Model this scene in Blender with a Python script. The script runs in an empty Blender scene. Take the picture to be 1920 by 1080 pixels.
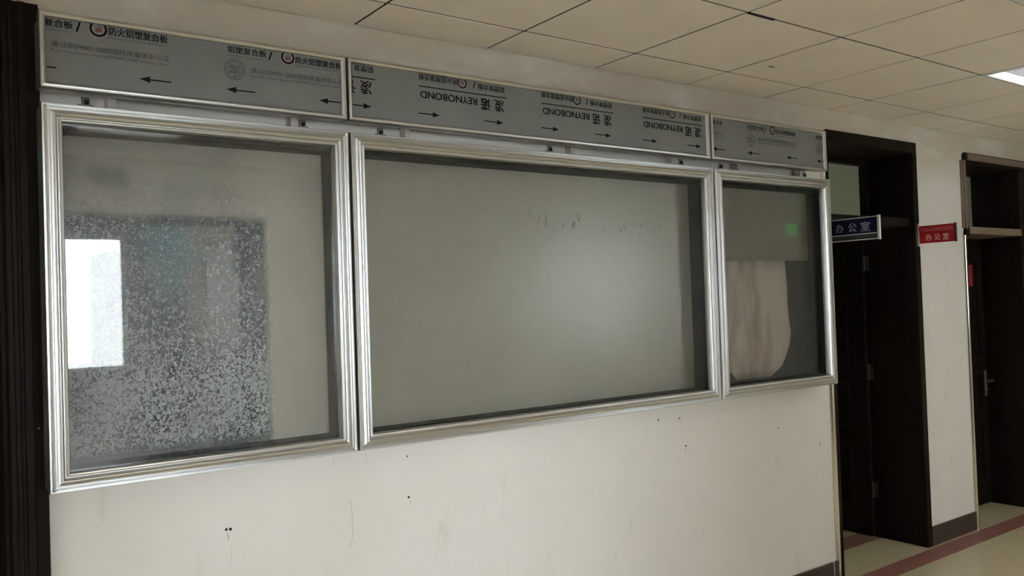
import bpy, bmesh, math, random
from mathutils import Vector, Matrix
random.seed(7)
S = bpy.context.scene
C = S.collection

# ------------------------------------------------------------------ camera
def make_camera():
    yaw, pitch, roll, f = 0.6281, 0.0186, -0.0339, 1595.72
    cy, sy, cp, sp = math.cos(yaw), math.sin(yaw), math.cos(pitch), math.sin(pitch)
    F = Vector((sy*cp, cy*cp, sp)); R = Vector((cy, -sy, 0)); U = R.cross(F)
    c, s = math.cos(roll), math.sin(roll)
    R2 = R*c + U*s; U2 = U*c - R*s
    cam = bpy.data.cameras.new('camera'); o = bpy.data.objects.new('camera', cam); C.objects.link(o)
    m = Matrix((R2, U2, -F)).transposed().to_4x4()
    m.translation = Vector((-0.5531, -2.7616, 1.6384))
    o.matrix_world = m
    cam.sensor_width = 36; cam.lens = f/1920*36; cam.clip_start = .05; cam.clip_end = 300
    S.camera = o
make_camera()

# ------------------------------------------------------------------ sky and exposure
W = bpy.data.worlds.new('overcast_sky'); S.world = W; W.use_nodes = True
bg = W.node_tree.nodes['Background']; bg.inputs[0].default_value = (.86, .94, 1.0, 1); bg.inputs[1].default_value = 24.0
S.view_settings.view_transform = 'Standard'; S.view_settings.look = 'None'
S.view_settings.exposure = 0.46; S.view_settings.gamma = 1
S.view_settings.use_curve_mapping = False
LAMP = 125.0         # strength of the lit fluorescent tubes

# ------------------------------------------------------------------ materials
def mat(name, col=(.5, .5, .5), rough=.5, metal=0, spec=.5, emit=0, ecol=None):
    m = bpy.data.materials.new(name); m.use_nodes = True
    b = m.node_tree.nodes['Principled BSDF']
    b.inputs['Base Color'].default_value = (*col, 1); b.inputs['Roughness'].default_value = rough
    b.inputs['Metallic'].default_value = metal; b.inputs['Specular IOR Level'].default_value = spec
    if emit:
        b.inputs['Emission Color'].default_value = (*(ecol or col), 1); b.inputs['Emission Strength'].default_value = emit
    return m
def N(m, t, **kw):
    n = m.node_tree.nodes.new(t)
    for k, v in kw.items(): setattr(n, k, v)
    return n
def L(m, a, b): m.node_tree.links.new(a, b)
def pos(m, scale=(1, 1, 1)):
    g = N(m, 'ShaderNodeNewGeometry'); mp = N(m, 'ShaderNodeMapping'); mp.inputs['Scale'].default_value = scale
    L(m, g.outputs['Position'], mp.inputs['Vector']); return mp.outputs[0]
def noise(m, vec, scale, detail=3, rough=.55, dist=0):
    n = N(m, 'ShaderNodeTexNoise'); n.inputs['Scale'].default_value = scale; n.inputs['Detail'].default_value = detail
    n.inputs['Roughness'].default_value = rough; n.inputs['Distortion'].default_value = dist
    L(m, vec, n.inputs['Vector']); return n.outputs['Fac']
def ramp(m, fac, stops):
    r = N(m, 'ShaderNodeValToRGB'); L(m, fac, r.inputs[0])
    while len(r.color_ramp.elements) < len(stops): r.color_ramp.elements.new(.5)
    for e, (p, c) in zip(r.color_ramp.elements, stops):
        e.position = p; e.color = (*c, 1) if len(c) == 3 else c
    return r.outputs[0]
def math_(m, op, a, b=None, clamp=False):
    n = N(m, 'ShaderNodeMath', operation=op, use_clamp=clamp)
    for i, v in enumerate((a, b)):
        if v is None: continue
        if isinstance(v, (int, float)): n.inputs[i].default_value = v
        else: L(m, v, n.inputs[i])
    return n.outputs[0]
def smooth(m, v, a, b):
    n = N(m, 'ShaderNodeMapRange', interpolation_type='SMOOTHSTEP')
    n.inputs['From Min'].default_value = a; n.inputs['From Max'].default_value = b; L(m, v, n.inputs['Value']); return n.outputs[0]
def xyz(m):
    g = N(m, 'ShaderNodeNewGeometry'); s = N(m, 'ShaderNodeSeparateXYZ'); L(m, g.outputs['Position'], s.inputs[0]); return s.outputs
def bump(m, h, strength=.1, dist=.01):
    b = N(m, 'ShaderNodeBump'); b.inputs['Strength'].default_value = strength; b.inputs['Distance'].default_value = dist
    L(m, h, b.inputs['Height']); L(m, b.outputs[0], m.node_tree.nodes['Principled BSDF'].inputs['Normal'])
def base(m, col): L(m, col, m.node_tree.nodes['Principled BSDF'].inputs['Base Color'])

M = {}
def noisy(name, c0, c1, scale, vs=(1, 1, 1), rough=.6, bs=.05, lo=.35, hi=.7, **kw):
    m = mat(name, c0, rough, **kw); n = noise(m, pos(m, vs), scale, 5)
    base(m, ramp(m, n, [(lo, c0), (hi, c1)]))
    if bs: bump(m, noise(m, pos(m, vs), scale*8, 2), bs, .004)
    M[name] = m; return m
# painted plaster, faint dirt clouds and drips; dim warm light near the ceiling painted in as brown
m = noisy('wall_paint', (.715, .68, .635), (.765, .735, .70), 1.7, (1, 1, .6), .75, .05)
X, Y, Z = xyz(m); src = m.node_tree.nodes['Principled BSDF'].inputs['Base Color'].links[0].from_socket
g1 = math_(m, 'MULTIPLY', smooth(m, noise(m, pos(m, (1, 1, 2.2)), 2.6, 6, .6), .05, .60), smooth(m, Z, 2.28, 2.60))  # shade of the upper wall, put into the colour as a cloudy band
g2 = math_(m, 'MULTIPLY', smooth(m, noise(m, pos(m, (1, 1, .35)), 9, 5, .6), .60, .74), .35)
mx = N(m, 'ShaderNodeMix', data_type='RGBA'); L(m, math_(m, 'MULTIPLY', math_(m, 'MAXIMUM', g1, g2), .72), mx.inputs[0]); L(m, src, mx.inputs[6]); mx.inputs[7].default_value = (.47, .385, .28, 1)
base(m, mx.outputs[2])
noisy('ceiling_tile', (.80, .725, .63), (.85, .775, .68), 3.0, (1, 1, 1), .85, .03)
M['ceiling_gap'] = mat('ceiling_gap', (.055, .042, .028), .9)
noisy('dark_wood', (.0075, .005, .0036), (.013, .0086, .0060), 6, (1, 1, .12), .5, .03, spec=.07)
noisy('brown_rail', (.16, .115, .085), (.21, .155, .115), 6, (.2, 1, 1), .45, .03)
noisy('skirting', (.030, .020, .016), (.045, .030, .024), 8, (.3, 1, 1), .4, .03)
M['chrome'] = mat('chrome', (.72, .71, .68), .16, 1)
m = mat('aluminium', (.62, .62, .615), .32, 1); M['aluminium'] = m
M['bar_paint'] = mat('bar_paint', (.52, .49, .44), .6)
M['lug_steel'] = mat('lug_steel', (.22, .20, .18), .6)
M['case_inner'] = mat('case_inner', (.012, .012, .0118), .6, spec=.15)
M['film'] = noisy('film', (.155, .16, .16), (.185, .19, .185), 2.2, (1, 1, 1), .32, 0)
M['ink'] = mat('ink', (.008, .008, .009), .6, spec=.08)
M['ink_grey'] = mat('ink_grey', (.055, .053, .055), .6, spec=.15)
M['ink_red'] = mat('ink_red', (.16, .03, .035), .5)
M['ink_pale'] = mat('ink_pale', (.30, .27, .27), .5)
M['sign_blue'] = mat('sign_blue', (.003, .004, .020), .4, spec=.12)
M['sign_black'] = mat('sign_black', (.012, .012, .014), .35)
M['sign_red'] = mat('sign_red', (.42, .016, .028), .35)
M['sign_text_pink'] = mat('sign_text_pink', (.62, .20, .20), .5)
M['sign_text_cream'] = mat('sign_text_cream', (.72, .55, .40), .5)
M['sign_text_grey'] = mat('sign_text_grey', (.20, .22, .28), .5)
M['sign_metal'] = mat('sign_metal', (.62, .62, .60), .35, 1)
M['paper_red'] = mat('paper_red', (.30, .012, .03), .6)
M['dark_hole'] = mat('dark_hole', (.006, .005, .004), .9)
M['white_enamel'] = mat('white_enamel', (.80, .80, .80), .4)
M['louvre'] = mat('louvre', (.72, .73, .75), .3, .6)
M['tube_lit'] = mat('tube_lit', (1, 1, 1), .5, emit=LAMP, ecol=(1.0, .94, .845))
M['tube_dim'] = mat('tube_dim', (1, 1, 1), .5, emit=7, ecol=(1.0, .97, .92))
M['exit_green'] = mat('exit_green', (.02, .5, .12), .4, emit=4.5, ecol=(.05, .85, .22))
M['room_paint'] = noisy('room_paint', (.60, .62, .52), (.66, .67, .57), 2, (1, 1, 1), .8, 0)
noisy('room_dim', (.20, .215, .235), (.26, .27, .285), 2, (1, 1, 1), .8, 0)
M['hinge_dark'] = mat('hinge_dark', (.10, .095, .085), .45, 1)
M['crack'] = mat('crack', (.38, .355, .32), .8)
M['faint'] = mat('faint', (.085, .085, .09), .6)
M['facade'] = mat('facade', (.80, .80, .80), .8)
M['facade_glass'] = mat('facade_glass', (.30, .34, .38), .2)
M['ground_outside'] = mat('ground_outside', (.62, .62, .60), .9)
M['added_frosted'] = mat('added_frosted', (.8, .8, .8), .6)
M['added_frosted_dim'] = mat('added_frosted_dim', (.8, .8, .8), .6)
for nm, cc in (('added_frosted', (.55, .58, .60, 1)), ('added_frosted_dim', (.36, .36, .27, 1))):
    m = M[nm]; tl = N(m, 'ShaderNodeBsdfTranslucent'); tl.inputs[0].default_value = cc
    L(m, tl.outputs[0], m.node_tree.nodes['Material Output'].inputs[0])
# backing of the dusty case: the same sheet with the doorway's dark reflection painted in blue-grey, one pale streak and a turquoise patch
m = mat('backing_reflection', (.3, .3, .3), .45, .2); M['backing_reflection'] = m
X, Y, Z = xyz(m)
wob = math_(m, 'MULTIPLY', math_(m, 'SUBTRACT', noise(m, pos(m), 6, 3), .5), .10)
Xw = math_(m, 'ADD', X, wob); Xs = math_(m, 'ADD', X, math_(m, 'MULTIPLY', wob, .25)); Zs = math_(m, 'ADD', Z, math_(m, 'MULTIPLY', wob, .5))
def mixc(f, a, b):
    mx = N(m, 'ShaderNodeMix', data_type='RGBA')
    for k, v in ((0, f), (6, a), (7, b)):
        if isinstance(v, tuple): mx.inputs[k].default_value = (*v, 1)
        else: L(m, v, mx.inputs[k])
    return mx.outputs[2]
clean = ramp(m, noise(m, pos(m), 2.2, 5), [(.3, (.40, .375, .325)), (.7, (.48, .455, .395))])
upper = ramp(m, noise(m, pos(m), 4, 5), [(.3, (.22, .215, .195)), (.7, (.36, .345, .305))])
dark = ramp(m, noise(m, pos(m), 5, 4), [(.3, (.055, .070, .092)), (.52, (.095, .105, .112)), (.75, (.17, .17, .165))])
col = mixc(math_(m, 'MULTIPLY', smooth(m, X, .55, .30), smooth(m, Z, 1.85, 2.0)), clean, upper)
door_reflection = math_(m, 'MULTIPLY', smooth(m, Xs, .505, .475), smooth(m, Zs, 1.985, 1.94))
col = mixc(math_(m, 'MULTIPLY', door_reflection, .96), col, dark)
strip = math_(m, 'MULTIPLY', math_(m, 'MULTIPLY', smooth(m, Xw, .17, .26), smooth(m, Xw, .40, .375)), math_(m, 'MULTIPLY', smooth(m, Z, 1.35, 1.60), smooth(m, Z, 1.945, 1.92)))
col = mixc(math_(m, 'MULTIPLY', strip, .75), col, (.27, .25, .235))
teal = math_(m, 'MULTIPLY', math_(m, 'MULTIPLY', smooth(m, Xw, .06, .15), smooth(m, Xw, .28, .20)), math_(m, 'MULTIPLY', smooth(m, Z, 1.60, 1.84), smooth(m, Z, 1.95, 1.90)))
col = mixc(math_(m, 'MULTIPLY', teal, .6), col, (.15, .27, .30))
spot = math_(m, 'MULTIPLY', math_(m, 'MULTIPLY', smooth(m, Xw, -.09, -.04), smooth(m, Xw, .08, .02)), math_(m, 'MULTIPLY', smooth(m, Zs, 2.02, 2.07), smooth(m, Zs, 2.13, 2.09)))
col = mixc(math_(m, 'MULTIPLY', spot, .6), col, (.09, .10, .115))
base(m, col)
noisy('dark_lower', (.030, .030, .030), (.050, .050, .049), 9, (1, 1, 1), .7, .05)
noisy('pale_mottled', (.37, .315, .29), (.58, .515, .485), 7, (1, 1, .22), .8, .1, .42, .58)
M['upvc'] = mat('upvc', (.8, .8, .8), .4)
# terrazzo: beige-green field, dull red border strips beside the wall
m = mat('terrazzo', (.3, .28, .2), .32); M['terrazzo'] = m
X, Y, Z = xyz(m)
field = ramp(m, noise(m, pos(m), 55, 4), [(.3, (.37, .32, .20)), (.5, (.48, .42, .275)), (.72, (.56, .495, .335))])
red = ramp(m, noise(m, pos(m), 60, 4), [(.3, (.19, .082, .066)), (.7, (.29, .135, .112))])
a = math_(m, 'MULTIPLY', math_(m, 'GREATER_THAN', Y, -.045), math_(m, 'LESS_THAN', Y, .095))
b_ = math_(m, 'MULTIPLY', math_(m, 'GREATER_THAN', Y, .435), math_(m, 'LESS_THAN', Y, .60))
mx = N(m, 'ShaderNodeMix', data_type='RGBA'); L(m, math_(m, 'ADD', a, b_, True), mx.inputs[0]); L(m, field, mx.inputs[6]); L(m, red, mx.inputs[7])
base(m, mx.outputs[2])
# brushed galvanised backing sheet of the cases
m = mat('backing_sheet', (.40, .37, .32), .40, .2); M['backing_sheet'] = m
n1 = noise(m, pos(m, (1, 1, 1)), 2.2, 5); n2 = noise(m, pos(m, (3, 3, 60)), 3, 3)
base(m, ramp(m, math_(m, 'ADD', math_(m, 'MULTIPLY', n1, .6), math_(m, 'MULTIPLY', n2, .4)), [(.3, (.285, .272, .236)), (.7, (.35, .335, .29))]))
noisy('backing_dull', (.20, .185, .16), (.25, .23, .20), 2.2, (1, 1, 1), .5, 0)
m = M['backing_sheet']; X, Y, Z = xyz(m); src = m.node_tree.nodes['Principled BSDF'].inputs['Base Color'].links[0].from_socket
sp = math_(m, 'MULTIPLY', smooth(m, noise(m, pos(m, (1, 1, .6)), 38, 3), .60, .70), math_(m, 'MULTIPLY', math_(m, 'MULTIPLY', smooth(m, Z, 1.88, 1.95), smooth(m, Z, 2.07, 2.0)), math_(m, 'MULTIPLY', smooth(m, X, 1.5, 1.8), smooth(m, X, 2.6, 2.4))))
fine = math_(m, 'MULTIPLY', smooth(m, noise(m, pos(m, (1, 1, .8)), 70, 2), .68, .74), .35)
mx = N(m, 'ShaderNodeMix', data_type='RGBA'); L(m, math_(m, 'MAXIMUM', math_(m, 'MULTIPLY', sp, .8), fine), mx.inputs[0]); L(m, src, mx.inputs[6]); mx.inputs[7].default_value = (.13, .10, .085, 1)
base(m, mx.outputs[2])
for nm, cr, ci in (('backing_sheet', .30, 1.6),):
    b = M[nm].node_tree.nodes['Principled BSDF']; b.inputs['Coat Weight'].default_value = 1; b.inputs['Coat Roughness'].default_value = cr; b.inputs['Coat IOR'].default_value = ci
# glass covers: clear pane with a film of dust; the left one is caked with pale flecks
def glass(name, gloss_rough, haze, hazecol, flecks=False, r0=.04, blur=.3):
    m = bpy.data.materials.new(name); m.use_nodes = True; nt = m.node_tree; nt.nodes.clear()
    out = N(m, 'ShaderNodeOutputMaterial'); tr = N(m, 'ShaderNodeBsdfTransparent'); tr.inputs[0].default_value = (.92, .92, .905, 1)
    gl = N(m, 'ShaderNodeBsdfGlossy'); gl.inputs['Roughness'].default_value = gloss_rough
    g2 = N(m, 'ShaderNodeBsdfGlossy'); g2.inputs['Roughness'].default_value = .24
    gm = N(m, 'ShaderNodeMixShader'); gm.inputs[0].default_value = blur; L(m, gl.outputs[0], gm.inputs[1]); L(m, g2.outputs[0], gm.inputs[2])
    lw = N(m, 'ShaderNodeLayerWeight'); lw.inputs[0].default_value = .5
    fr = math_(m, 'ADD', math_(m, 'MULTIPLY', math_(m, 'POWER', lw.outputs['Facing'], 5), .9), r0)
    df = N(m, 'ShaderNodeBsdfDiffuse'); df.inputs[0].default_value = (*hazecol, 1)
    m2 = N(m, 'ShaderNodeMixShader'); L(m, tr.outputs[0], m2.inputs[1]); L(m, df.outputs[0], m2.inputs[2])
    mx = N(m, 'ShaderNodeMixShader'); L(m, fr, mx.inputs[0]); L(m, m2.outputs[0], mx.inputs[1]); L(m, gm.outputs[0], mx.inputs[2])
    cloud = noise(m, pos(m), 4, 4)
    fac = math_(m, 'MULTIPLY', ramp(m, cloud, [(.3, (.5,)*3), (.7, (1,)*3)]), haze)
    if flecks:
        X, Y, Z = xyz(m)
        region = math_(m, 'MULTIPLY', smooth(m, X, .50, .44), math_(m, 'MULTIPLY', smooth(m, Z, 2.20, 1.88), smooth(m, Z, 1.16, 1.26)))
        big = noise(m, pos(m), 6, 3)
        low = math_(m, 'ADD', math_(m, 'MULTIPLY', smooth(m, Z, 1.85, 1.30), .8), math_(m, 'MULTIPLY', smooth(m, X, .10, -.08), .35))
        f = noise(m, pos(m, (1, 1, .85)), 105, 2, .55, 1.4)
        dens = math_(m, 'MULTIPLY', region, math_(m, 'ADD', .06, math_(m, 'MULTIPLY', math_(m, 'MULTIPLY', low, big), .24)))
        fl = smooth(m, math_(m, 'ADD', f, dens), .60, .70)
        flv = math_(m, 'MULTIPLY', math_(m, 'MULTIPLY', fl, region), .50)
        # pale smear in the low corner
        smear = math_(m, 'MULTIPLY', math_(m, 'MULTIPLY', smooth(m, X, .10, -.12), smooth(m, Z, 1.38, 1.24)), .35)
        fac = math_(m, 'MAXIMUM', math_(m, 'MAXIMUM', fac, flv), math_(m, 'MAXIMUM', smear, math_(m, 'MULTIPLY', math_(m, 'MULTIPLY', region, big), .06)))
    L(m, fac, m2.inputs[0]); L(m, mx.outputs[0], out.inputs[0]); M[name] = m
glass('glass_flecked', .015, .05, (.52, .55, .56), True, .045, .05)
glass('glass_hazed', .30, .025, (.5, .5, .46), False, .012, .3)
glass('glass_clear', .03, .03, (.5, .5, .46), False, .04, .75)
glass('transom_glass', .01, .03, (.4, .4, .36))

# ------------------------------------------------------------------ geometry helpers
def tag(o, label=None, cat=None, group=None, kind=None):
    if label: o['label'] = label
    if cat: o['category'] = cat
    if group: o['group'] = group
    if kind: o['kind'] = kind
    return o
def root(name, loc, label, cat, group=None, kind=None):
    o = bpy.data.objects.new(name, None); C.objects.link(o); o.location = loc; o.empty_display_size = .1
    return tag(o, label, cat, group, kind)
class MB:
    """collects world-space geometry, builds one mesh object"""
    def __init__(s): s.v = []; s.f = []
    def box(s, x0, x1, y0, y1, z0, z1):
        k = len(s.v); s.v += [(x, y, z) for x in (x0, x1) for y in (y0, y1) for z in (z0, z1)]
        s.f += [tuple(k+i for i in q) for q in ((0, 1, 3, 2), (4, 6, 7, 5), (0, 4, 5, 1), (2, 3, 7, 6), (0, 2, 6, 4), (1, 5, 7, 3))]; return s
    def quad(s, *p):
        k = len(s.v); s.v += p; s.f.append(tuple(range(k, k+len(p)))); return s
    def cyl(s, a, b, r, n=16, r2=None):
        a = Vector(a); b = Vector(b); d = (b-a).normalized(); u = d.orthogonal().normalized(); w = d.cross(u); k = len(s.v); r2 = r if r2 is None else r2
        for p, q in ((a, r), (b, r2)):
            for i in range(n):
                t = 2*math.pi*i/n; s.v.append(tuple(p + (u*math.cos(t)+w*math.sin(t))*q))
        for i in range(n): j = (i+1) % n; s.f.append((k+i, k+j, k+n+j, k+n+i))
        s.f.append(tuple(k+n-1-i for i in range(n))); s.f.append(tuple(k+n+i for i in range(n))); return s
    def ring(s, cx, cz, y, r0, r1, n=40, sx=1):
        k = len(s.v)
        for i in range(n):
            t = 2*math.pi*i/n
            for r in (r0, r1): s.v.append((cx+r*sx*math.cos(t), y, cz+r*math.sin(t)))
        for i in range(n): j = (i+1) % n; s.f.append((k+2*i, k+2*i+1, k+2*j+1, k+2*j))
        return s
    def build(s, name, material, parent=None, kind=None, label=None, bevel=0, smooth_deg=None, recalc=True):
        off = parent_loc(parent)
        me = bpy.data.meshes.new(name); me.from_pydata([tuple(Vector(p)-off) for p in s.v], [], s.f)
        if recalc:
            b = bmesh.new(); b.from_mesh(me); bmesh.ops.recalc_face_normals(b, faces=b.faces); b.to_mesh(me); b.free()
        me.materials.append(material)
        o = bpy.data.objects.new(name, me); C.objects.link(o)
        if parent: o.parent = parent
        if bevel:
            md = o.modifiers.new('bevel', 'BEVEL'); md.width = bevel; md.segments = 2; md.limit_method = 'ANGLE'
        if smooth_deg:
            me.polygons.foreach_set('use_smooth', [True]*len(me.polygons)); me.set_sharp_from_angle(angle=math.radians(smooth_deg))
        return tag(o, label=label, kind=kind)
def parent_loc(p):
    v = Vector((0, 0, 0))
    while p is not None: v += p.location; p = p.parent
    return v
def struct(name, mb, material, parent=None, **kw):
    o = mb.build(name, material, parent, **kw)
    if parent is None: o['kind'] = 'structure'
    return o

def text_mesh(body, bold):
    cu = bpy.data.curves.new('t', 'FONT'); cu.body = body; cu.size = 1; cu.resolution_u = 3
    o = bpy.data.objects.new('t', cu); C.objects.link(o)
    dg = bpy.context.evaluated_depsgraph_get(); dg.update()
    me = bpy.data.meshes.new_from_object(o.evaluated_get(dg))
    bpy.data.objects.remove(o); bpy.data.curves.remove(cu)
    if bold >= .02:                     # heavier strokes: shifted copies of the glyphs merged into the one mesh
        vs = [v.co.copy() for v in me.vertices]; fs = [tuple(p.vertices) for p in me.polygons]; V = []; Fs = []
        for dx, dy in ((-1, 0), (1, 0), (0, .6), (0, -.6), (0, 0)):
            k = len(V); V += [(v.x+dx*bold*.8, v.y+dy*bold*.8, len(Fs)*1e-9+.00006*(dx*1.5+dy)) for v in vs]; Fs += [tuple(k+i for i in f) for f in fs]
        m2 = bpy.data.meshes.new('t'); m2.from_pydata(V, [], Fs); bpy.data.meshes.remove(me); me = m2
    return me
def letters(body, x0, x1, z0, z1, y, material, parent, bold=.012, flip=False, plane='xz', name='lettering'):
    """text fitted to a rectangle on a vertical plane; flip turns it upside down (rotated half a turn)"""
    me = text_mesh(body, bold)
    xs = [v.co.x for v in me.vertices]; ys = [v.co.y for v in me.vertices]
    ax, bx, ay, by = min(xs), max(xs), min(ys), max(ys); off = parent_loc(parent)
    for v in me.vertices:
        u = (v.co.x-ax)/(bx-ax); w = (v.co.y-ay)/(by-ay)
        if flip: u, w = 1-u, 1-w
        p = Vector((x0+u*(x1-x0), y-.0002+v.co.z, z0+w*(z1-z0))) if plane == 'xz' else Vector((y-.0002+v.co.z, x0+u*(x1-x0), z0+w*(z1-z0)))
        v.co = p-off
    me.materials.clear(); me.materials.append(material)
    o = bpy.data.objects.new(name, me); C.objects.link(o); o.parent = parent
    return o

# ------------------------------------------------------------------ setting
YW = .128            # face of the wall
YO = -3.30           # face of the opposite corridor wall
ZC = 2.70
XL, XR = -6.0, 12.0  # corridor ends
# the board wall with its two door openings and the one at far left
b = MB()
b.box(XL, -1.30, YW, .47, 0, ZC+.10).box(-.20, 3.80, YW, .47, 0, ZC+.10).box(4.775, 5.40, YW, .47, 0, ZC+.10).box(6.31, XR, YW, .47, 0, ZC+.10)
b.box(-1.30, -.20, YW, .47, 2.57, ZC+.10).box(3.80, 4.775, YW, .47, 2.575, ZC+.10).box(5.40, 6.31, YW, .47, 2.565, ZC+.10)
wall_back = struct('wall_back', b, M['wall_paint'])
for hx, hz, hr in ((.332, .917, .0045), (.346, .916, .005), (1.024, .914, .0045), (1.023, 1.070, .003), (2.378, 1.062, .004), (2.524, 1.055, .004), (2.561, .917, .0045), (3.286, .923, .0035), (3.648, .793, .004)):
    MB().cyl((hx, YW-.0012, hz), (hx, YW+.01, hz), hr, 12).build('screw_hole', M['dark_hole'], wall_back, label='dark screw hole in the plaster')
def crack(pts, w=.0016):
    b = MB()
    for (x0, z0), (x1, z1) in zip(pts, pts[1:]): b.quad((x0, YW-.0006, z0), (x0+w, YW-.0006, z0), (x1+w, YW-.0006, z1), (x1, YW-.0006, z1))
    b.build('hairline_crack', M['crack'], wall_back)
crack([(.783, .950), (.784, .925), (.788, .90), (.786, .86), (.790, .83), (.785, .80), (.777, .77)]); crack([(.772, .932), (.776, .938), (.783, .934)])
crack([(.722, 1.108), (.7225, 1.07)], .001); crack([(.850, 1.108), (.8505, 1.06)], .001); crack([(1.030, .900), (1.032, .885)], .0025)
crack([(.334, .905), (.337, .892), (.336, .88)], .003); crack([(.345, .86), (.347, .80)], .001); crack([(2.552, .908), (2.560, .893)], .004); crack([(2.585, .905), (2.582, .893)], .003)
crack([(3.650, .783), (3.651, .770)], .003); crack([(2.525, 1.05), (2.526, 1.035)], .002)
# floor, ceiling
struct('floor', MB().box(XL, XR, -8.0, 4.2, -.1, 0), M['terrazzo'])
b = MB(); xs0 = .856; ys = [YW, -.134, -.734, -1.334, -1.934, -2.534, YO]
tiles = MB(); gap = .0065
i0 = math.floor((XL-xs0)/.6); i1 = math.ceil((XR-xs0)/.6)
skip = set()
LIGHTS_ = [(5, 2), (-1, 4), (2, 4), (5, 4), (8, 4), (11, 4), (-7, 4)]     # (column, row) cells with a fixture; the one facing the pillar is added to brighten it
VENT = (3, 3)
for cx, ry in LIGHTS_ + [VENT]: skip.add((cx, ry))
for i in range(i0, i1):
    for j in range(len(ys)-1):
        if (i, j) in skip: continue
        xa, xb = max(xs0+.6*i, XL), min(xs0+.6*(i+1), XR); ya, yb = ys[j+1], ys[j]
        if xb-xa < .02: continue
        dz = random.uniform(0, .0015)
        tiles.box(xa+gap, xb-gap, ya+gap, yb-gap, ZC+dz, ZC+.02)
ceiling = struct('ceiling', tiles, M['ceiling_tile'])
t = MB().box(XL, XR, YO, .5, ZC+.10, ZC+.14)
t.build('ceiling_void', M['ceiling_gap'], ceiling)
t = MB()
for i in range(i0, i1+1): t.box(xs0+.6*i-.012, xs0+.6*i+.012, YO, YW, ZC+.0035, ZC+.026)
for yy in ys: t.box(XL, XR, yy-.012, yy+.012, ZC+.0036, ZC+.0255)
t.build('ceiling_grid', M['ceiling_gap'], ceiling)
# a slipped tile edge leaves a black slot
MB().box(2.060, 2.215, -.742, -.726, ZC-.0015, ZC+.01).build('tile_slot', M['dark_hole'], ceiling, label='black slot at a slipped tile edge')
MB().box(2.745, 2.785, -.31, -.295, ZC-.0008, ZC+.001).build('tile_stain', M['brown_rail'], ceiling)

# baseboards
bb = struct('baseboard_back', MB().box(-.20, 3.715, .112, YW, 0, .118).box(3.722, 3.765, .112, YW, 0, .118), M['skirting'], bevel=.003)
MB().box(3.715, 3.722, .114, YW, 0, .122).build('filler_joint', M['white_enamel'], bb, label='pale filler in the joint')
struct('baseboard_pillar', MB().box(4.787, 5.365, .112, YW, 0, .122), M['skirting'], bevel=.003)
# bright steel corner trims beside the door openings
def corner_trim(name, x, z1):
    b = MB().box(x-.040, x-.002, .121, .1275, 0, z1).cyl((x-.008, .134, 0), (x-.008, .134, z1), .017, 24).box(x-.004, x+.006, .132, .17, 0, z1)
    return struct(name, b, M['chrome'], smooth_deg=40)
corner_trim('trim_1', 3.795, 2.50)
t2 = corner_trim('trim_2', 5.405, 2.03)
MB().box(5.385, 5.43, .112, .150, 2.005, 2.05).build('trim_block', M['dark_wood'], t2)
struct('trim_3', MB().box(5.365, 5.405, .117, .1275, 2.05, 2.52).box(5.388, 5.412, .108, .15, 2.05, 2.52), M['brown_rail'], bevel=.002)

# ---- doors
def hinge(x, y, z, parent):
    MB().box(x-.006, x-.001, y-.032, y-.004, z-.05, z+.05).box(x-.006, x-.001, y+.004, y+.034, z-.05, z+.05).cyl((x-.008, y, z-.052), (x-.008, y, z+.052), .006, 10).build('hinge', M['hinge_dark'], parent)
M['steel_dull'] = mat('steel_dull', (.34, .33, .31), .4, 1)
def panel_mould(b, face, u0, u1, z0, z1, d, thick=.018, w=.03):
    """raised frame on a leaf face given by callable face(u, depth, z)->point"""
    for (a0, a1, c0, c1) in ((u0, u1, z0, z0+w), (u0, u1, z1-w, z1), (u0, u0+w, z0+w, z1-w), (u1-w, u1, z0+w, z1-w)):
        p = face(a0, 0, c0); q = face(a1, d, c1)
        b.box(min(p[0], q[0]), max(p[0], q[0]), min(p[1], q[1]), max(p[1], q[1]), c0, c1)
# open office door beside the boards
d1 = root('door_1', (4.25, .3, 0), None, None, kind='structure')
fr = MB().box(4.73, 4.785, .112, .20, 0, 2.515).box(3.81, 4.785, .112, .20, 2.515, 2.585).box(3.806, 3.85, .134, .20, 0, 2.515)
fr.box(4.735, 4.775, .2001, .475, 0, 2.515).box(3.806, 4.775, .2001, .475, 2.515, 2.57).box(3.806, 3.84, .2001, .475, 0, 2.515)
fr.build('door_frame', M['dark_wood'], d1, bevel=.004)
MB().box(3.851, 4.729, .14, .47, 2.045, 2.10).build('transom_bar', M['dark_wood'], d1, bevel=.003)
MB().box(4.70, 4.734, .42, .47, 2.101, 2.514).box(3.851, 3.88, .42, .47, 2.101, 2.514).box(3.881, 4.699, .42, .47, 2.48, 2.514).build('transom_frame', M['dark_wood'], d1)
MB().box(3.881, 4.699, .443, .448, 2.101, 2.479).build('transom_pane', M['transom_glass'], d1)
lf = MB().box(4.700, 4.750, .4755, 1.34, .008, 2.044)
fc = lambda u, d, z: (4.700-d, u, z)
for z0, z1 in ((.18, .62), (.70, 1.02), (1.10, 1.88)): panel_mould(lf, fc, .60, 1.24, z0, z1, .010)
leaf = lf.build('door_leaf', M['dark_wood'], d1, bevel=.002)
for z in (1.83, 1.10, .315): hinge(4.73, .472, z, d1)
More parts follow.
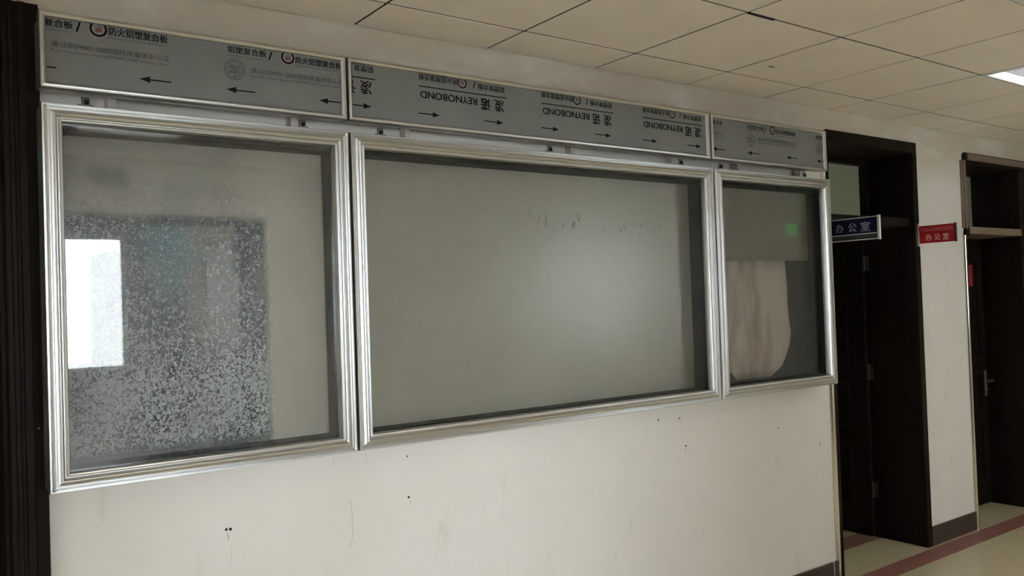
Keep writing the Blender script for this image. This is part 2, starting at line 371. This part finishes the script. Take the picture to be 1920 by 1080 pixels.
# far door, closed
d2 = root('door_2', (5.85, .3, 0), None, None, kind='structure')
fr = MB().box(6.20, 6.31, .110, .17, 0, 2.50).box(5.412, 6.31, .110, .17, 2.50, 2.575).box(6.205, 6.30, .1701, .46, 0, 2.50).box(5.412, 6.30, .1701, .46, 2.50, 2.56).box(5.412, 5.44, .172, .46, 0, 2.50)
fr.build('door_frame', M['dark_wood'], d2, bevel=.004)
MB().box(5.43, 6.30, .096, .1099, 2.52, 2.565).build('frame_head', M['brown_rail'], d2, bevel=.003)
MB().box(5.43, 6.199, .104, .44, 2.012, 2.062).build('transom_bar', M['brown_rail'], d2, bevel=.003, label='light brown transom bar')
MB().box(5.441, 6.204, .42, .425, 2.063, 2.499).build('transom_pane', M['transom_glass'], d2)
lf = MB().box(5.441, 6.204, .40, .44, .008, 2.011)
fc = lambda u, d, z: (u, .40-d, z)
for z0, z1 in ((.18, .62), (.70, 1.02), (1.10, 1.88)): panel_mould(lf, fc, 5.52, 6.12, z0, z1, .010)
leaf2 = lf.build('door_leaf', M['dark_wood'], d2, bevel=.002)
hd = MB().box(6.150, 6.180, .386, .3995, .815, 1.01).build('handle_plate', M['steel_dull'], d2, bevel=.004)
MB().cyl((6.165, .386, .935), (6.165, .335, .935), .009, 12).cyl((6.17, .335, .935), (6.06, .335, .93), .008, 12).build('door_lever', M['steel_dull'], d2, smooth_deg=40)
MB().cyl((6.165, .386, .865), (6.165, .376, .865), .010, 12).build('lock_cylinder', M['steel_dull'], d2)
# door at the far left edge, closed
d3 = root('door_3', (-.75, .3, 0), None, None, kind='structure')
fr = MB()
for a0, a1, yy in ((-.225, -.19, .112), (-.246, -.2251, .106), (-.258, -.2461, .113), (-.270, -.2581, .107), (-.285, -.2701, .114)): fr.box(a0, a1, yy, .15, 0, 2.585)
fr.box(-1.31, -.2851, .112, .15, 2.50, 2.585).box(-1.31, -1.24, .112, .15, 0, 2.499).box(-.30, -.206, .1501, .46, 0, 2.50).box(-1.29, -1.22, .1501, .46, 0, 2.50).box(-1.29, -.206, .1501, .46, 2.50, 2.56)
fr.build('door_frame', M['dark_wood'], d3, bevel=.002)
MB().cyl((-.213, .112, 1.318), (-.213, .1105, 1.318), .003, 10).build('nail_head', M['steel_dull'], d3)
MB().box(-1.219, -.301, .118, .44, 2.06, 2.125).build('transom_bar', M['dark_wood'], d3, bevel=.003)
MB().box(-1.219, -.301, .40, .405, 2.126, 2.499).build('transom_pane', M['transom_glass'], d3)
lf = MB().box(-1.219, -.301, .38, .42, .008, 2.059)
fc = lambda u, d, z: (u, .38-d, z)
for z0, z1 in ((.18, .62), (.70, 1.02), (1.10, 1.88)): panel_mould(lf, fc, -1.12, -.40, z0, z1, .010)
lf.build('door_leaf', M['dark_wood'], d3, bevel=.002)

# ---- opposite side of the corridor (seen in the glass): wall, doorway to a bright room, closed door, window at the corridor end
b = MB(); YB = YO-.22
segs = [(XL, .06), (1.62, 4.50), (5.45, 7.80), (8.70, XR)]
for a0, a1 in segs: b.box(a0, a1, YB, YO, 0, ZC+.14)
b.box(.06, 1.62, YB, YO, 2.28, ZC+.14).box(4.50, 5.45, YB, YO, 2.30, ZC+.14).box(4.50, 5.45, YB, YO, 0, 1.30).box(7.80, 8.70, YB, YO, 2.05, ZC+.14)
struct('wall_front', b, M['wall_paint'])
d4 = root('door_4', (.86, YO, 0), None, None, kind='structure')
MB().box(.0, .10, YO-.2, YO+.015, 0, 2.23).box(1.575, 1.675, YO-.2, YO+.015, 0, 2.23).box(0, 1.675, YO-.2, YO+.015, 2.2301, 2.33).build('door_frame', M['dark_wood'], d4, bevel=.003)
MB().box(1.53, 1.574, YB-.80, YO-.205, .01, 2.22).build('door_leaf', M['dark_wood'], d4)
d5 = root('door_5', (8.4, YO, 0), None, None, kind='structure')
MB().box(7.76, 7.86, YO-.15, YO+.015, 0, 2.0).box(8.64, 8.74, YO-.15, YO+.015, 0, 2.0).box(7.76, 8.74, YO-.15, YO+.015, 2.0001, 2.06).build('door_frame', M['dark_wood'], d5, bevel=.003)
MB().box(7.861, 8.639, YO-.10, YO-.06, .01, 1.999).build('door_leaf', M['dark_wood'], d5)
def window(n, axis, p, a0, a1, z0, z1, mull=1):
    """frame in a plane: axis 'y' means plane y=p spanning x a0..a1; 'x' means plane x=p spanning y"""
    w = root('window_%d' % n, (p, (a0+a1)/2, z0) if axis == 'x' else ((a0+a1)/2, p, z0), None, None, kind='structure')  # windows 1 and 4 are added ones
    b = MB(); t = .05
    bars = [(a0, a0+t, z0, z1), (a1-t, a1, z0, z1), (a0+t, a1-t, z0, z0+t), (a0+t, a1-t, z1-t, z1)]
    for k in range(1, mull+1):
        c = a0+(a1-a0)*k/(mull+1); bars.append((c-.02, c+.02, z0+t, z1-t))
    for u0, u1, c0, c1 in bars:
        b.box(u0, u1, p-.03, p+.03, c0, c1) if axis == 'y' else b.box(p-.03, p+.03, u0, u1, c0, c1)
    b.build('window_frame', M['upvc'], w)
    return w
glow_win = window(1, 'y', YO-.12, 4.50, 5.45, 1.30, 2.30, 1)  # added window, put in to cast the soft glow in the middle case
MB().quad((4.55, YO-.12, 1.35), (5.40, YO-.12, 1.35), (5.40, YO-.12, 2.25), (4.55, YO-.12, 2.25)).build('added_frosted_pane', M['added_frosted'], glow_win)
# room beyond the open doorway
RY = -7.0
b = MB().box(-2.0, -.25, RY-.2, RY, 0, ZC).box(1.48, 3.6, RY-.2, RY, 0, ZC).box(-.25, 1.48, RY-.2, RY, 0, 1.07).box(-.25, 1.48, RY-.2, RY, 2.52, ZC)
b.box(-2.2, -2.0, RY-.2, YB, 0, ZC).box(3.6, 3.8, RY-.2, YB, 0, ZC)
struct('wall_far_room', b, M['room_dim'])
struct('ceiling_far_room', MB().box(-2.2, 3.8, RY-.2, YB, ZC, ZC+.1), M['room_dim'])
window(2, 'y', RY-.1, -.25, 1.48, 1.07, 2.52, 0)
# corridor ends
b = MB().box(XL-.2, XL, YO-.3, -2.3, 0, ZC+.14).box(XL-.2, XL, -1.2, .5, 0, ZC+.14).box(XL-.2, XL, -2.3, -1.2, 0, .85).box(XL-.2, XL, -2.3, -1.2, 2.1, ZC+.14)
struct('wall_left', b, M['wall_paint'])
window(3, 'x', XL-.1, -2.3, -1.2, .85, 2.1, 1)
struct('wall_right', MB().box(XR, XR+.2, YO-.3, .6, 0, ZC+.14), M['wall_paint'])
# dim offices behind the board wall
b = MB().box(2.3, 2.4, .47, 4.1, 0, 3.1).box(7.6, 7.7, .47, 4.1, 0, 3.1).box(2.3, 7.7, 4.1, 4.2, 0, .9).box(2.3, 7.7, 4.1, 4.2, 2.3, 3.1).box(2.3, 5.6, 4.1, 4.2, .9, 2.3).box(6.1, 7.7, 4.1, 4.2, .9, 2.3)
b.box(-2.1, -2.0, .47, 2.0, 0, 3.1).box(.4, .5, .47, 2.0, 0, 3.1).box(-2.1, .5, 2.0, 2.1, 0, 3.1)
struct('wall_office', b, M['room_paint'])
struct('ceiling_office', MB().box(-2.1, .5, .475, 2.1, 3.1, 3.2).box(-2.1, .5, .40, .50, 2.805, 3.2).box(2.3, 7.7, .475, 4.2, 3.1, 3.2).box(2.3, 7.7, .40, .50, 2.845, 3.2), M['room_paint'])
wo = window(4, 'y', 4.15, 5.6, 6.1, .9, 2.3, 0)  # added unseen window, lights the office wall behind the transom
MB().quad((5.65, 4.15, .95), (6.05, 4.15, .95), (6.05, 4.15, 2.25), (5.65, 4.15, 2.25)).build('added_frosted_pane', M['added_frosted_dim'], wo)

# ------------------------------------------------------------------ framed covers
def rails(x0, x1, z0, z1, prof, parent, name='frame_rail'):
    """four mitred rails swept with profile [(inset, y)] round a rectangle"""
    cs = [((x0, z0), (1, 1)), ((x1, z0), (-1, 1)), ((x1, z1), (-1, -1)), ((x0, z1), (1, -1))]
    for i in range(4):
        (pa, da), (pb, db) = cs[i], cs[(i+1) % 4]; b = MB(); k = len(prof)
        for p, d in ((pa, da), (pb, db)):
            for u, y in prof: b.v.append((p[0]+d[0]*u, y, p[1]+d[1]*u))
        for j in range(k-1): b.f.append((j, j+1, k+j+1, k+j))
        b.f.append((0, k, 2*k-1, k-1))
        b.f.append(tuple(range(k))); b.f.append(tuple(range(2*k-1, k-1, -1)))
        b.build(name, M['aluminium'], parent, smooth_deg=32)
def arc(u0, u1, ybase, h, n=7):
    return [(u0+(u1-u0)*i/n, ybase-h*math.sin(math.pi*i/n)) for i in range(n+1)]
CASE_PROF = [(0, .030), (0, -.001), (.002, -.005), (.006, -.005), (.0085, -.001), (.012, .001), (.017, -.001), (.020, -.005), (.024, -.010), (.029, -.013), (.034, -.013), (.038, -.010), (.0405, -.005), (.0412, -.002), (.0432, -.002), (.0440, -.006), (.048, -.0075), (.052, -.006), (.055, .001), (.055, .030)]
ZB0, ZB1 = 1.138, 2.267
def display_case(x0, x1, label, glassmat, lugs, clips, backing='backing_sheet', gy=.020):
    r = root('display_case', ((x0+x1)/2, YW, ZB0), label, 'display case', 'glazed display cases along the wall')
    rails(x0, x1, ZB0, ZB1, CASE_PROF, r)
    t = .012; o = .003
    b = MB().box(x0+o, x0+o+t, .0301, .127, ZB0+o, ZB1-o).box(x1-o-t, x1-o, .0301, .127, ZB0+o, ZB1-o).box(x0+o+t, x1-o-t, .0301, .127, ZB0+o, ZB0+o+t).box(x0+o+t, x1-o-t, .0301, .127, ZB1-o-t, ZB1-o)
    b.build('case_shell', M['aluminium'], r)
    i = .0155; t = .0385
    a0, a1, c0, c1 = x0+i, x1-i, ZB0+i, ZB1-i
    b = MB().box(a0, a0+t, .031, .1149, c0, c1).box(a1-t, a1, .031, .1149, c0, c1).box(a0+t, a1-t, .031, .1149, c0, c0+t+.006).box(a0+t, a1-t, .031, .1149, c1-t-.016, c1)  # top and bottom made deeper, black standing in for shadow along the rails
    b.build('case_lining_shade', M['case_inner'], r, label='black inner lining, deepened top and bottom to stand in for shadow')
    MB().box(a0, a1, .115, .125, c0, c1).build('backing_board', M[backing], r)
    MB().box(x0+.047, x1-.047, gy, gy+.004, ZB0+.047, ZB1-.047).build('glass_pane', glassmat, r)
    for lx in lugs:
        lug = MB().box(lx-.022, lx+.022, .1235, .1275, ZB1-.02, 2.300).box(lx-.012, lx+.012, .1235, .1275, 2.3001, 2.322).build('hanging_lug', M['lug_steel'], r)
        MB().cyl((lx+.002, .1234, 2.306), (lx+.002, .117, 2.306), .007, 10).build('screw_head', M['dark_hole'], lug)
    for lx in clips:
        MB().box(lx-.02, lx+.02, .095, .110, ZB0-.012, ZB0+.002).build('support_clip', M['dark_hole'], r)
    return r
case1 = display_case(-.203, .757, 'narrow glazed display case caked with pale dust flecks, beside the dark door frame', M['glass_flecked'], (-.064, .640), (.304,), 'backing_reflection')
case2 = display_case(.765, 2.682, 'widest glazed display case, empty grey backing, in the middle of the wall', M['glass_hazed'], (.950, 1.772, 2.596), (1.114, 2.391))
case3 = display_case(2.693, 3.646, 'narrow glazed display case with pale sheet and dark lower half, nearest the blue sign', M['glass_clear'], (2.892, 3.600), (3.158,), 'backing_dull', .055)

# ------------------------------------------------------------------ header panels in protective film
PAN_PROF = [(0, .030), (0, .000), (.002, -.004), (.006, -.006), (.010, -.006), (.015, -.002), (.018, .004), (.018, .030)]
ZP0, ZP1 = 2.310, 2.536
YS = .008            # face of the film sheet
def arrow(b, x0, x1, z, right):
    h = .0105; hl = .032; t = .0022
    if right: b.quad((x0, YS-.001, z-t), (x1-hl+.002, YS-.001, z-t), (x1-hl+.002, YS-.001, z+t), (x0, YS-.001, z+t)); b.quad((x1-hl, YS-.001, z-h), (x1, YS-.001, z), (x1-hl, YS-.001, z+h))
    else: b.quad((x0+hl-.002, YS-.001, z-t), (x1, YS-.001, z-t), (x1, YS-.001, z+t), (x0+hl-.002, YS-.001, z+t)); b.quad((x0+hl, YS-.001, z-h), (x0, YS-.001, z), (x0+hl, YS-.001, z+h))
def add_arrow(p, x0, x1, z, right):
    b = MB(); arrow(b, x0, x1, z, right); b.build('arrow_mark', M['ink'], p)
def logo(p, cx, cz, s=1.0, flip=False):
    y = YS-.001; k = -1 if flip else 1
    e = MB().ring(cx, cz, y, .0165*s, .0225*s, 40, 1.05).build('round_logo', M['ink'], p)
    MB().ring(cx, cz, y, .0245*s, .0262*s, 40, 1.05).ring(cx, cz, y, .0128*s, .0152*s, 40, 1.05).build('logo_ring', M['ink_pale'], e)
    b = MB()
    b.quad((cx-.010*s, y-.0004, cz-.008*s*k), (cx+.001*s, y-.0004, cz-.008*s*k), (cx+.000*s, y-.0004, cz+.006*s*k), (cx-.004*s, y-.0004, cz+.001*s*k))
    b.quad((cx+.0025*s, y-.0004, cz-.008*s*k), (cx+.010*s, y-.0004, cz-.008*s*k), (cx+.007*s, y-.0004, cz+.001*s*k), (cx+.0025*s, y-.0004, cz+.009*s*k))
    b.build('logo_peaks', M['ink_red'], e)
def header_panel(x0, x1, label, bars):
    r = root('header_panel', ((x0+x1)/2, YW, ZP0), label, 'sign panel', 'film-covered header panels above the cases')
    rails(x0, x1, ZP0, ZP1, PAN_PROF, r)
    MB().box(x0+.004, x1-.004, YS, .028, ZP0+.004, ZP1-.004).build('panel_sheet', M['film'], r)
    MB().box(x0+.003, x1-.003, .0301, .060, ZP0+.003, ZP0+.0145).box(x0+.003, x1-.003, .0301, .060, ZP1-.0145, ZP1-.003).box(x0+.003, x0+.0145, .0301, .127, ZP0+.0146, ZP1-.0146).box(x1-.0145, x1-.003, .0301, .060, ZP0+.0146, ZP1-.0146).build('edge_channel', M['aluminium'], r)
    for a0, a1 in bars: MB().box(a0, a1, .085, .1275, 2.2695, 2.52).build('mounting_bar', M['bar_paint'], r, bevel=.0015)
    return r
T_ALL, T_FIRE = '铝塑复合板', '防火铝塑复合板'
ISO = '通过ISO9001:2000国际质量体系认证'; ENG = 'Pass the authentication of ISO9001:2000 quality system'
def row_upright(p, ox, first=5, fire=7, iso=True, seal=True, alu=True, dark=True):
    """one repeat of the upright print; ox is the x of the first character"""
    y = YS-.001; g = M['ink']; y2 = YS-.0012
    cw = .0266
    if alu:
        k = 5-first
        letters(T_ALL[k:], ox+k*cw, ox+.1305, 2.492, 2.515, y, g, p, .03)
        letters('/', ox+.136, ox+.152, 2.486, 2.514, y, g, p, .03)
        letters('Aluminum Composite Panel'[0 if first == 5 else 12:], ox+(0 if first == 5 else .06), ox+.132, 2.4785, 2.4855, y, M['ink_grey'], p, .01)
        logo(p, ox+.205, 2.5035)
    if fire:
        letters(T_FIRE[7-fire:][:7], ox+.232+(7-fire)*.0243, ox+.402, 2.489, 2.514, y, g, p, .03)
        letters('Fireproof Aluminum Composite Panel'[(7-fire)*5:], ox+.232+(7-fire)*.0243, ox+.402, 2.4765, 2.4845, y, M['ink_grey'], p, .01)
def iso_row(p, x0, x1, body=ISO, eng=ENG):
    y = YS-.001
    letters(body, x0, x1, 2.434, 2.452, y, M['ink_grey'], p, .015)
    letters(eng, x0, x1-.004, 2.4185, 2.4275, y, M['ink_grey'], p, .01)
def seal(p, cx, cz, half=False):
    y = YS-.001
    e = MB().ring(cx, cz, y, .0315, .0335, 44).ring(cx, cz, y, .0245, .0258, 44).build('seal_ring', M['ink_grey'], p)
    letters('ISO', cx-.016, cx+.016, cz+.001, cz+.014, y, M['ink_grey'], e, .02)
    letters('9001', cx-.018, cx+.018, cz-.014, cz-.002, y, M['ink_grey'], e, .02)
    MB().quad((cx-.006, y-.0003, cz-.021), (cx-.001, y-.0003, cz-.027), (cx+.008, y-.0003, cz-.017), (cx-.001, y-.0003, cz-.0235)).build('tick', M['ink'], e)
pan1 = header_panel(-.203, .756, 'left header panel with large upright black print, above the dusty case', ((-.008, .018), (.581, .606)))
XO = -.246
letters('复合板', XO+2*.0266+.004, XO+.1335, 2.492, 2.516, YS-.001, M['ink'], pan1, .03)
letters('/', XO+.140, XO+.155, 2.487, 2.517, YS-.001, M['ink'], pan1, .03)
letters('Composite Panel', -.198, XO+.132, 2.480, 2.487, YS-.001, M['ink_grey'], pan1, .01)
logo(pan1, -.044, 2.505, 1.05)
letters(T_FIRE, -.016, .155, 2.491, 2.517, YS-.001, M['ink'], pan1, .03)
letters('Fireproof Aluminum Composite Panel', -.016, .152, 2.479, 2.4865, YS-.001, M['ink_grey'], pan1, .01)
iso_row(pan1, -.172, .158)
row_upright(pan1, .341, fire=0)
letters(T_FIRE, .573, .744, 2.488, 2.512, YS-.001, M['ink'], pan1, .03)
letters('Fireproof Aluminum Composite Panel', .573, .742, 2.476, 2.4835, YS-.001, M['ink_grey'], pan1, .01)
iso_row(pan1, .416, .746); seal(pan1, .363, 2.438)
b = MB().quad((-.186, YS-.001, 2.370), (-.159, YS-.001, 2.370), (-.159, YS-.001, 2.3744), (-.186, YS-.001, 2.3744)); b.build('arrow_mark', M['ink'], pan1)
for a0 in (.068, .335): add_arrow(pan1, a0, a0+.095, 2.370, False)
add_arrow(pan1, .656, .742, 2.370, False)

pan2 = header_panel(.763, 2.671, 'long header panel whose black print is upside down, above the widest case', ((1.036, 1.057), (1.860, 1.885), (2.489, 2.515)))
for k, ox in enumerate((1.055, 1.6405, 2.226)):
    y = YS-.001; g = M['ink']
    letters(T_FIRE, ox, ox+.172, 2.493, 2.517, y, g, pan2, .025, True)
    logo(pan2, ox+.196, 2.504, .92, True)
    letters('/', ox+.246, ox+.258, 2.490, 2.516, y, g, pan2, .03, True)
    letters(T_ALL, ox+.268, ox+.399, 2.488, 2.512, y, g, pan2, .025, True)
    MB().quad((ox, y, 2.4675), (ox+.406, y, 2.4675), (ox+.406, y, 2.4715), (ox, y, 2.4715)).build('rule_line', g, pan2)
    letters('REYNOBOND', ox+.006, ox+.264, 2.425, 2.453, y, g, pan2, .028, True)
    letters('诺', ox+.281, ox+.327, 2.408, 2.457, y, g, pan2, .035, True)
    letters('凌', ox+.346, ox+.393, 2.408, 2.458, y, g, pan2, .035, True)
    MB().ring(ox-.001, 2.415, y, .0035, .0048, 16).build('registered_mark', M['ink_grey'], pan2)
    add_arrow(pan2, ox-.004, ox+.090, 2.3665, True); add_arrow(pan2, ox+.294, ox+.388, 2.3665, True)
letters('铝塑复', .790, .870, 2.491, 2.515, YS-.001, M['ink'], pan2, .025, True)
MB().quad((.779, YS-.001, 2.4675), (.876, YS-.001, 2.4675), (.876, YS-.001, 2.4715), (.779, YS-.001, 2.4715)).build('rule_line', M['ink'], pan2)
letters('凌', .813, .860, 2.410, 2.460, YS-.001, M['ink'], pan2, .035, True)
letters('讠', .772, .796, 2.410, 2.458, YS-.001, M['ink'], pan2, .035, True)
add_arrow(pan2, .779, .857, 2.3685, True)

pan3 = header_panel(2.682, 3.630, 'right header panel with small upright print, over the case nearest the doors', ((2.977, 3.003), (3.505, 3.529)))
letters('复合板', 2.704, 2.778, 2.484, 2.508, YS-.001, M['ink'], pan3, .02)
letters('Panel', 2.704, 2.776, 2.470, 2.477, YS-.001, M['ink_grey'], pan3, .01)
iso_row(pan3, 2.700, 2.786, '体系认证', 'quality system')
XO = 2.967
letters(T_ALL, XO, XO+.131, 2.485, 2.509, YS-.001, M['ink'], pan3, .02)
letters('/', XO+.136, XO+.152, 2.481, 2.509, YS-.001, M['ink'], pan3, .03)
letters('Aluminum Composite Panel', XO, XO+.132, 2.472, 2.479, YS-.001, M['ink_grey'], pan3, .01)
logo(pan3, 3.172, 2.496, 1.0)
letters(T_FIRE, 3.203, 3.367, 2.481, 2.506, YS-.001, M['ink'], pan3, .02)
letters('Fireproof Aluminum Composite Panel', 3.203, 3.365, 2.4675, 2.475, YS-.001, M['ink_grey'], pan3, .01)
iso_row(pan3, 3.049, 3.372); seal(pan3, 2.993, 2.431)
letters('铝塑', 3.551, 3.606, 2.482, 2.506, YS-.001, M['ink'], pan3, .02)
seal(pan3, 3.579, 2.430)
for a0 in (2.696, 2.964, 3.283): add_arrow(pan3, a0, a0+.094, 2.3645, False)
add_arrow(pan3, 3.551, 3.613, 2.3645, False)

# ------------------------------------------------------------------ projecting office signs
sb = root('office_sign', (3.79, .127, 1.93), 'dark blue projecting office sign with silver characters, beside the right case', 'sign')
MB().box(3.786, 3.794, -.190, .105, 1.928, 2.050).build('sign_plate', M['sign_blue'], sb)
MB().box(3.7845, 3.7859, -.188, .104, 1.936, 1.957).build('lower_band', M['sign_black'], sb)
MB().box(3.783, 3.797, -.206, -.190, 1.922, 2.056).build('end_strip', M['sign_metal'], sb, bevel=.002)
MB().box(3.780, 3.7855, -.188, .104, 1.957, 1.962).build('dividing_rail', M['sign_metal'], sb)
MB().box(3.783, 3.797, -.189, .1051, 1.9255, 1.931).box(3.783, 3.797, -.189, .1051, 2.047, 2.052).build('edge_rail', M['sign_metal'], sb)
MB().box(3.781, 3.799, .106, .124, 1.915, 2.062).build('wall_bracket', M['sign_metal'], sb, bevel=.002)
for ch, a, c in (('办', .062, .012), ('公', -.016, -.068), ('室', -.092, -.148)):
    letters(ch, a, c, 1.974, 2.026, 3.7853, M['sign_text_grey'], sb, .03, plane='yz')
for k in range(11):
    yy = .078-k*.0235
    g = MB(); rr = random.Random(k)
    for q in range(3): zc = 1.941+.0045*q+rr.uniform(0, .001); g.box(3.7838, 3.7844, yy-.0125, yy-rr.choice((0, .002, .004)), zc, zc+.0014)
    for q in range(2): yc = yy-.004-.006*q-rr.uniform(0, .002); g.box(3.7838, 3.7843, yc-.0012, yc, 1.940, 1.953)
    g.build('small_character', M['faint'], sb)
sr = root('office_sign', (4.745, .11, 1.93), 'red projecting office sign with pale characters on the dark door frame', 'sign')
MB().box(4.741, 4.749, -.130, .092, 1.933, 2.044).build('sign_plate', M['sign_red'], sr)
MB().box(4.739, 4.751, -.142, -.130, 1.930, 2.048).build('end_strip', M['sign_black'], sr, bevel=.002)
MB().box(4.735, 4.752, .093, .111, 1.915, 2.062).build('wall_bracket', M['sign_metal'], sr, bevel=.002, label='silver bracket strip')
letters('党的群众路线教育实践活动', .086, -.122, 2.005, 2.030, 4.7403, M['sign_text_pink'], sr, .02, plane='yz')
for ch, a, c in (('办', .052, .012), ('公', -.003, -.042), ('室', -.057, -.096)):
    letters(ch, a, c, 1.947, 1.989, 4.7403, M['sign_text_cream'], sr, .03, plane='yz')
tag(MB().box(5.990, 6.045, .3965, .3995, 1.655, 1.815).build('paper_strip', M['paper_red'], None), 'small dark red paper strip stuck on the far closed door', 'notice')

# ------------------------------------------------------------------ things inside the right case
def wavy_sheet(name, pts_l, pts_r, y, material):
    b = MB(); n = len(pts_l)
    for k in range(n):
        (xl, z), (xr, _) = pts_l[k], pts_r[k]
        for j in range(25):
            u = j/24; b.v.append((xl+(xr-xl)*u, y-.009*math.sin(u*9+k*.35)-.004*math.sin(k*1.7+u*5), z))
    for k in range(n-1):
        for j in range(24): b.f.append((k*25+j, k*25+j+1, (k+1)*25+j+1, (k+1)*25+j))
    o = b.build(name, material, None, smooth_deg=80, recalc=False)
    md = o.modifiers.new('thickness', 'SOLIDIFY'); md.thickness = .0008
    return o

MB().box(2.748, 3.591, .1125, .1149, 1.185, 1.822).build('lower_sheet', M['dark_lower'], case3, label='dark lower half of the backing')  # dark rectangle across the lower backing
zs = [1.822, 1.74, 1.66, 1.58, 1.50, 1.43, 1.37, 1.31, 1.255, 1.21]
xl = [2.752]*6+[2.755, 2.80, 2.86, 2.92]
xm = [3.03, 3.035, 3.04, 3.045, 3.05, 3.05, 3.05, 3.045, 3.035, 3.02]
xr = [3.352, 3.356, 3.362, 3.372, 3.384, 3.39, 3.378, 3.35, 3.30, 3.20]
tag(wavy_sheet('pale_sheet', list(zip(xl, zs)), list(zip(xr, zs)), .096, M['pale_mottled']), 'crumpled pale pinkish sheet hanging inside the case nearest the blue sign', 'paper')  # pale wavy-edged shape in front of the dark rectangle

# ------------------------------------------------------------------ ceiling fixtures
def troffer(cx, ry, tube, label):
    x0, x1 = xs0+.6*cx, xs0+.6*(cx+1); y0, y1 = ys[ry+1], ys[ry]
    r = root('ceiling_light', ((x0+x1)/2, (y0+y1)/2, ZC), label, 'ceiling light', 'fluorescent ceiling lights')
    t = .02; z = ZC-.004
    MB().box(x0+.004, x0+t, y0+.004, y1-.004, z, ZC+.09).box(x1-t, x1-.004, y0+.004, y1-.004, z, ZC+.09).box(x0+t, x1-t, y0+.004, y0+t, z, ZC+.09).box(x0+t, x1-t, y1-t, y1-.004, z, ZC+.09).box(x0+.004, x1-.004, y0+.004, y1-.004, ZC+.0901, ZC+.098).build('light_housing', M['white_enamel'], r)
    for k in range(3):
        yy = y0+.6*(2*k+1)/6+.05
        MB().cyl((x0+.03, yy, ZC+.06), (x1-.03, yy, ZC+.06), .013, 12).build('fluorescent_tube', tube, r, smooth_deg=40)
    for k in range(1, 6):
        yy = y0+.6*k/6
        MB().box(x0+t, x1-t, yy-.002, yy+.002, ZC-.002, ZC+.045).build('long_louvre', M['louvre'], r)
    for k in range(1, 10):
        xx = x0+.06*k
        MB().box(xx-.0015, xx+.0015, y0+t, y1-t, ZC+.001, ZC+.044).build('cross_louvre', M['louvre'], r)
troffer(5, 2, M['tube_dim'], 'louvred fluorescent ceiling light at the right edge of the photo')
for k, (cx, ry) in enumerate(LIGHTS_[1:]):
    troffer(cx, ry, M['tube_lit'], ['lit louvred ceiling light across from the dusty case', 'lit louvred ceiling light across from the widest case', 'lit louvred ceiling light across from the blue sign', 'added lit louvred ceiling light brightening the pillar, across from the far closed door', 'lit louvred ceiling light near the far corridor end', 'lit louvred ceiling light near the corridor window'][k])
vx, vy0 = xs0+.6*VENT[0], ys[VENT[1]+1]
v = root('ceiling_vent', (vx+.3, vy0+.3, ZC), 'white rimmed dark ceiling vent at the top right corner of the photo', 'vent')
MB().box(vx+.004, vx+.035, vy0+.004, vy0+.596, ZC-.006, ZC+.02).box(vx+.565, vx+.596, vy0+.004, vy0+.596, ZC-.006, ZC+.02).box(vx+.035, vx+.565, vy0+.004, vy0+.035, ZC-.006, ZC+.02).box(vx+.035, vx+.565, vy0+.565, vy0+.596, ZC-.006, ZC+.02).build('vent_rim', M['white_enamel'], v, bevel=.003)
MB().box(vx+.035, vx+.565, vy0+.035, vy0+.565, ZC+.05, ZC+.06).build('vent_box', M['dark_hole'], v)
for k in range(8):
    yy = vy0+.07+k*.066; MB().quad((vx+.036, yy, ZC), (vx+.564, yy, ZC), (vx+.564, yy+.03, ZC+.04), (vx+.036, yy+.03, ZC+.04)).build('vent_slat', M['sign_black'], v)

# exit sign over the door opposite (mirrored in the right case)
ex = root('exit_sign', (8.07, YO+.01, 2.34), 'green glowing exit sign on the wall above the door opposite the cases', 'exit sign')
MB().box(7.88, 8.26, YO+.004, YO+.034, 2.335, 2.475).build('sign_box', M['sign_metal'], ex)
MB().box(7.89, 8.25, YO+.0341, YO+.037, 2.345, 2.465).build('lit_face', M['exit_green'], ex)

# ------------------------------------------------------------------ outside, beyond the far room's window
bl = root('apartment_block', (22, -60, -6), 'pale apartment block outside, mirrored in the dusty case', 'building')
MB().box(11.1, 40, -66, -60, -6, 6.1).build('building_wall', M['facade'], bl)
for zz in (4.6, 1.0, -2.2):
    for k in range(6):
        xx = 11.25+k*3.1
        wf = MB().box(xx, xx+2.0, -60.05, -60.001, zz-.8, zz+.9).build('building_window', M['facade_glass'], bl)
        MB().box(xx+.62, xx+.72, -60.09, -60.051, zz-.8, zz+.9).box(xx+1.28, xx+1.38, -60.09, -60.051, zz-.8, zz+.9).build('window_bar', M['facade'], wf)
tag(MB().box(-80, 120, -160, -9, -6.3, -6.1).build('ground_outside', M['ground_outside'], None), kind='structure')
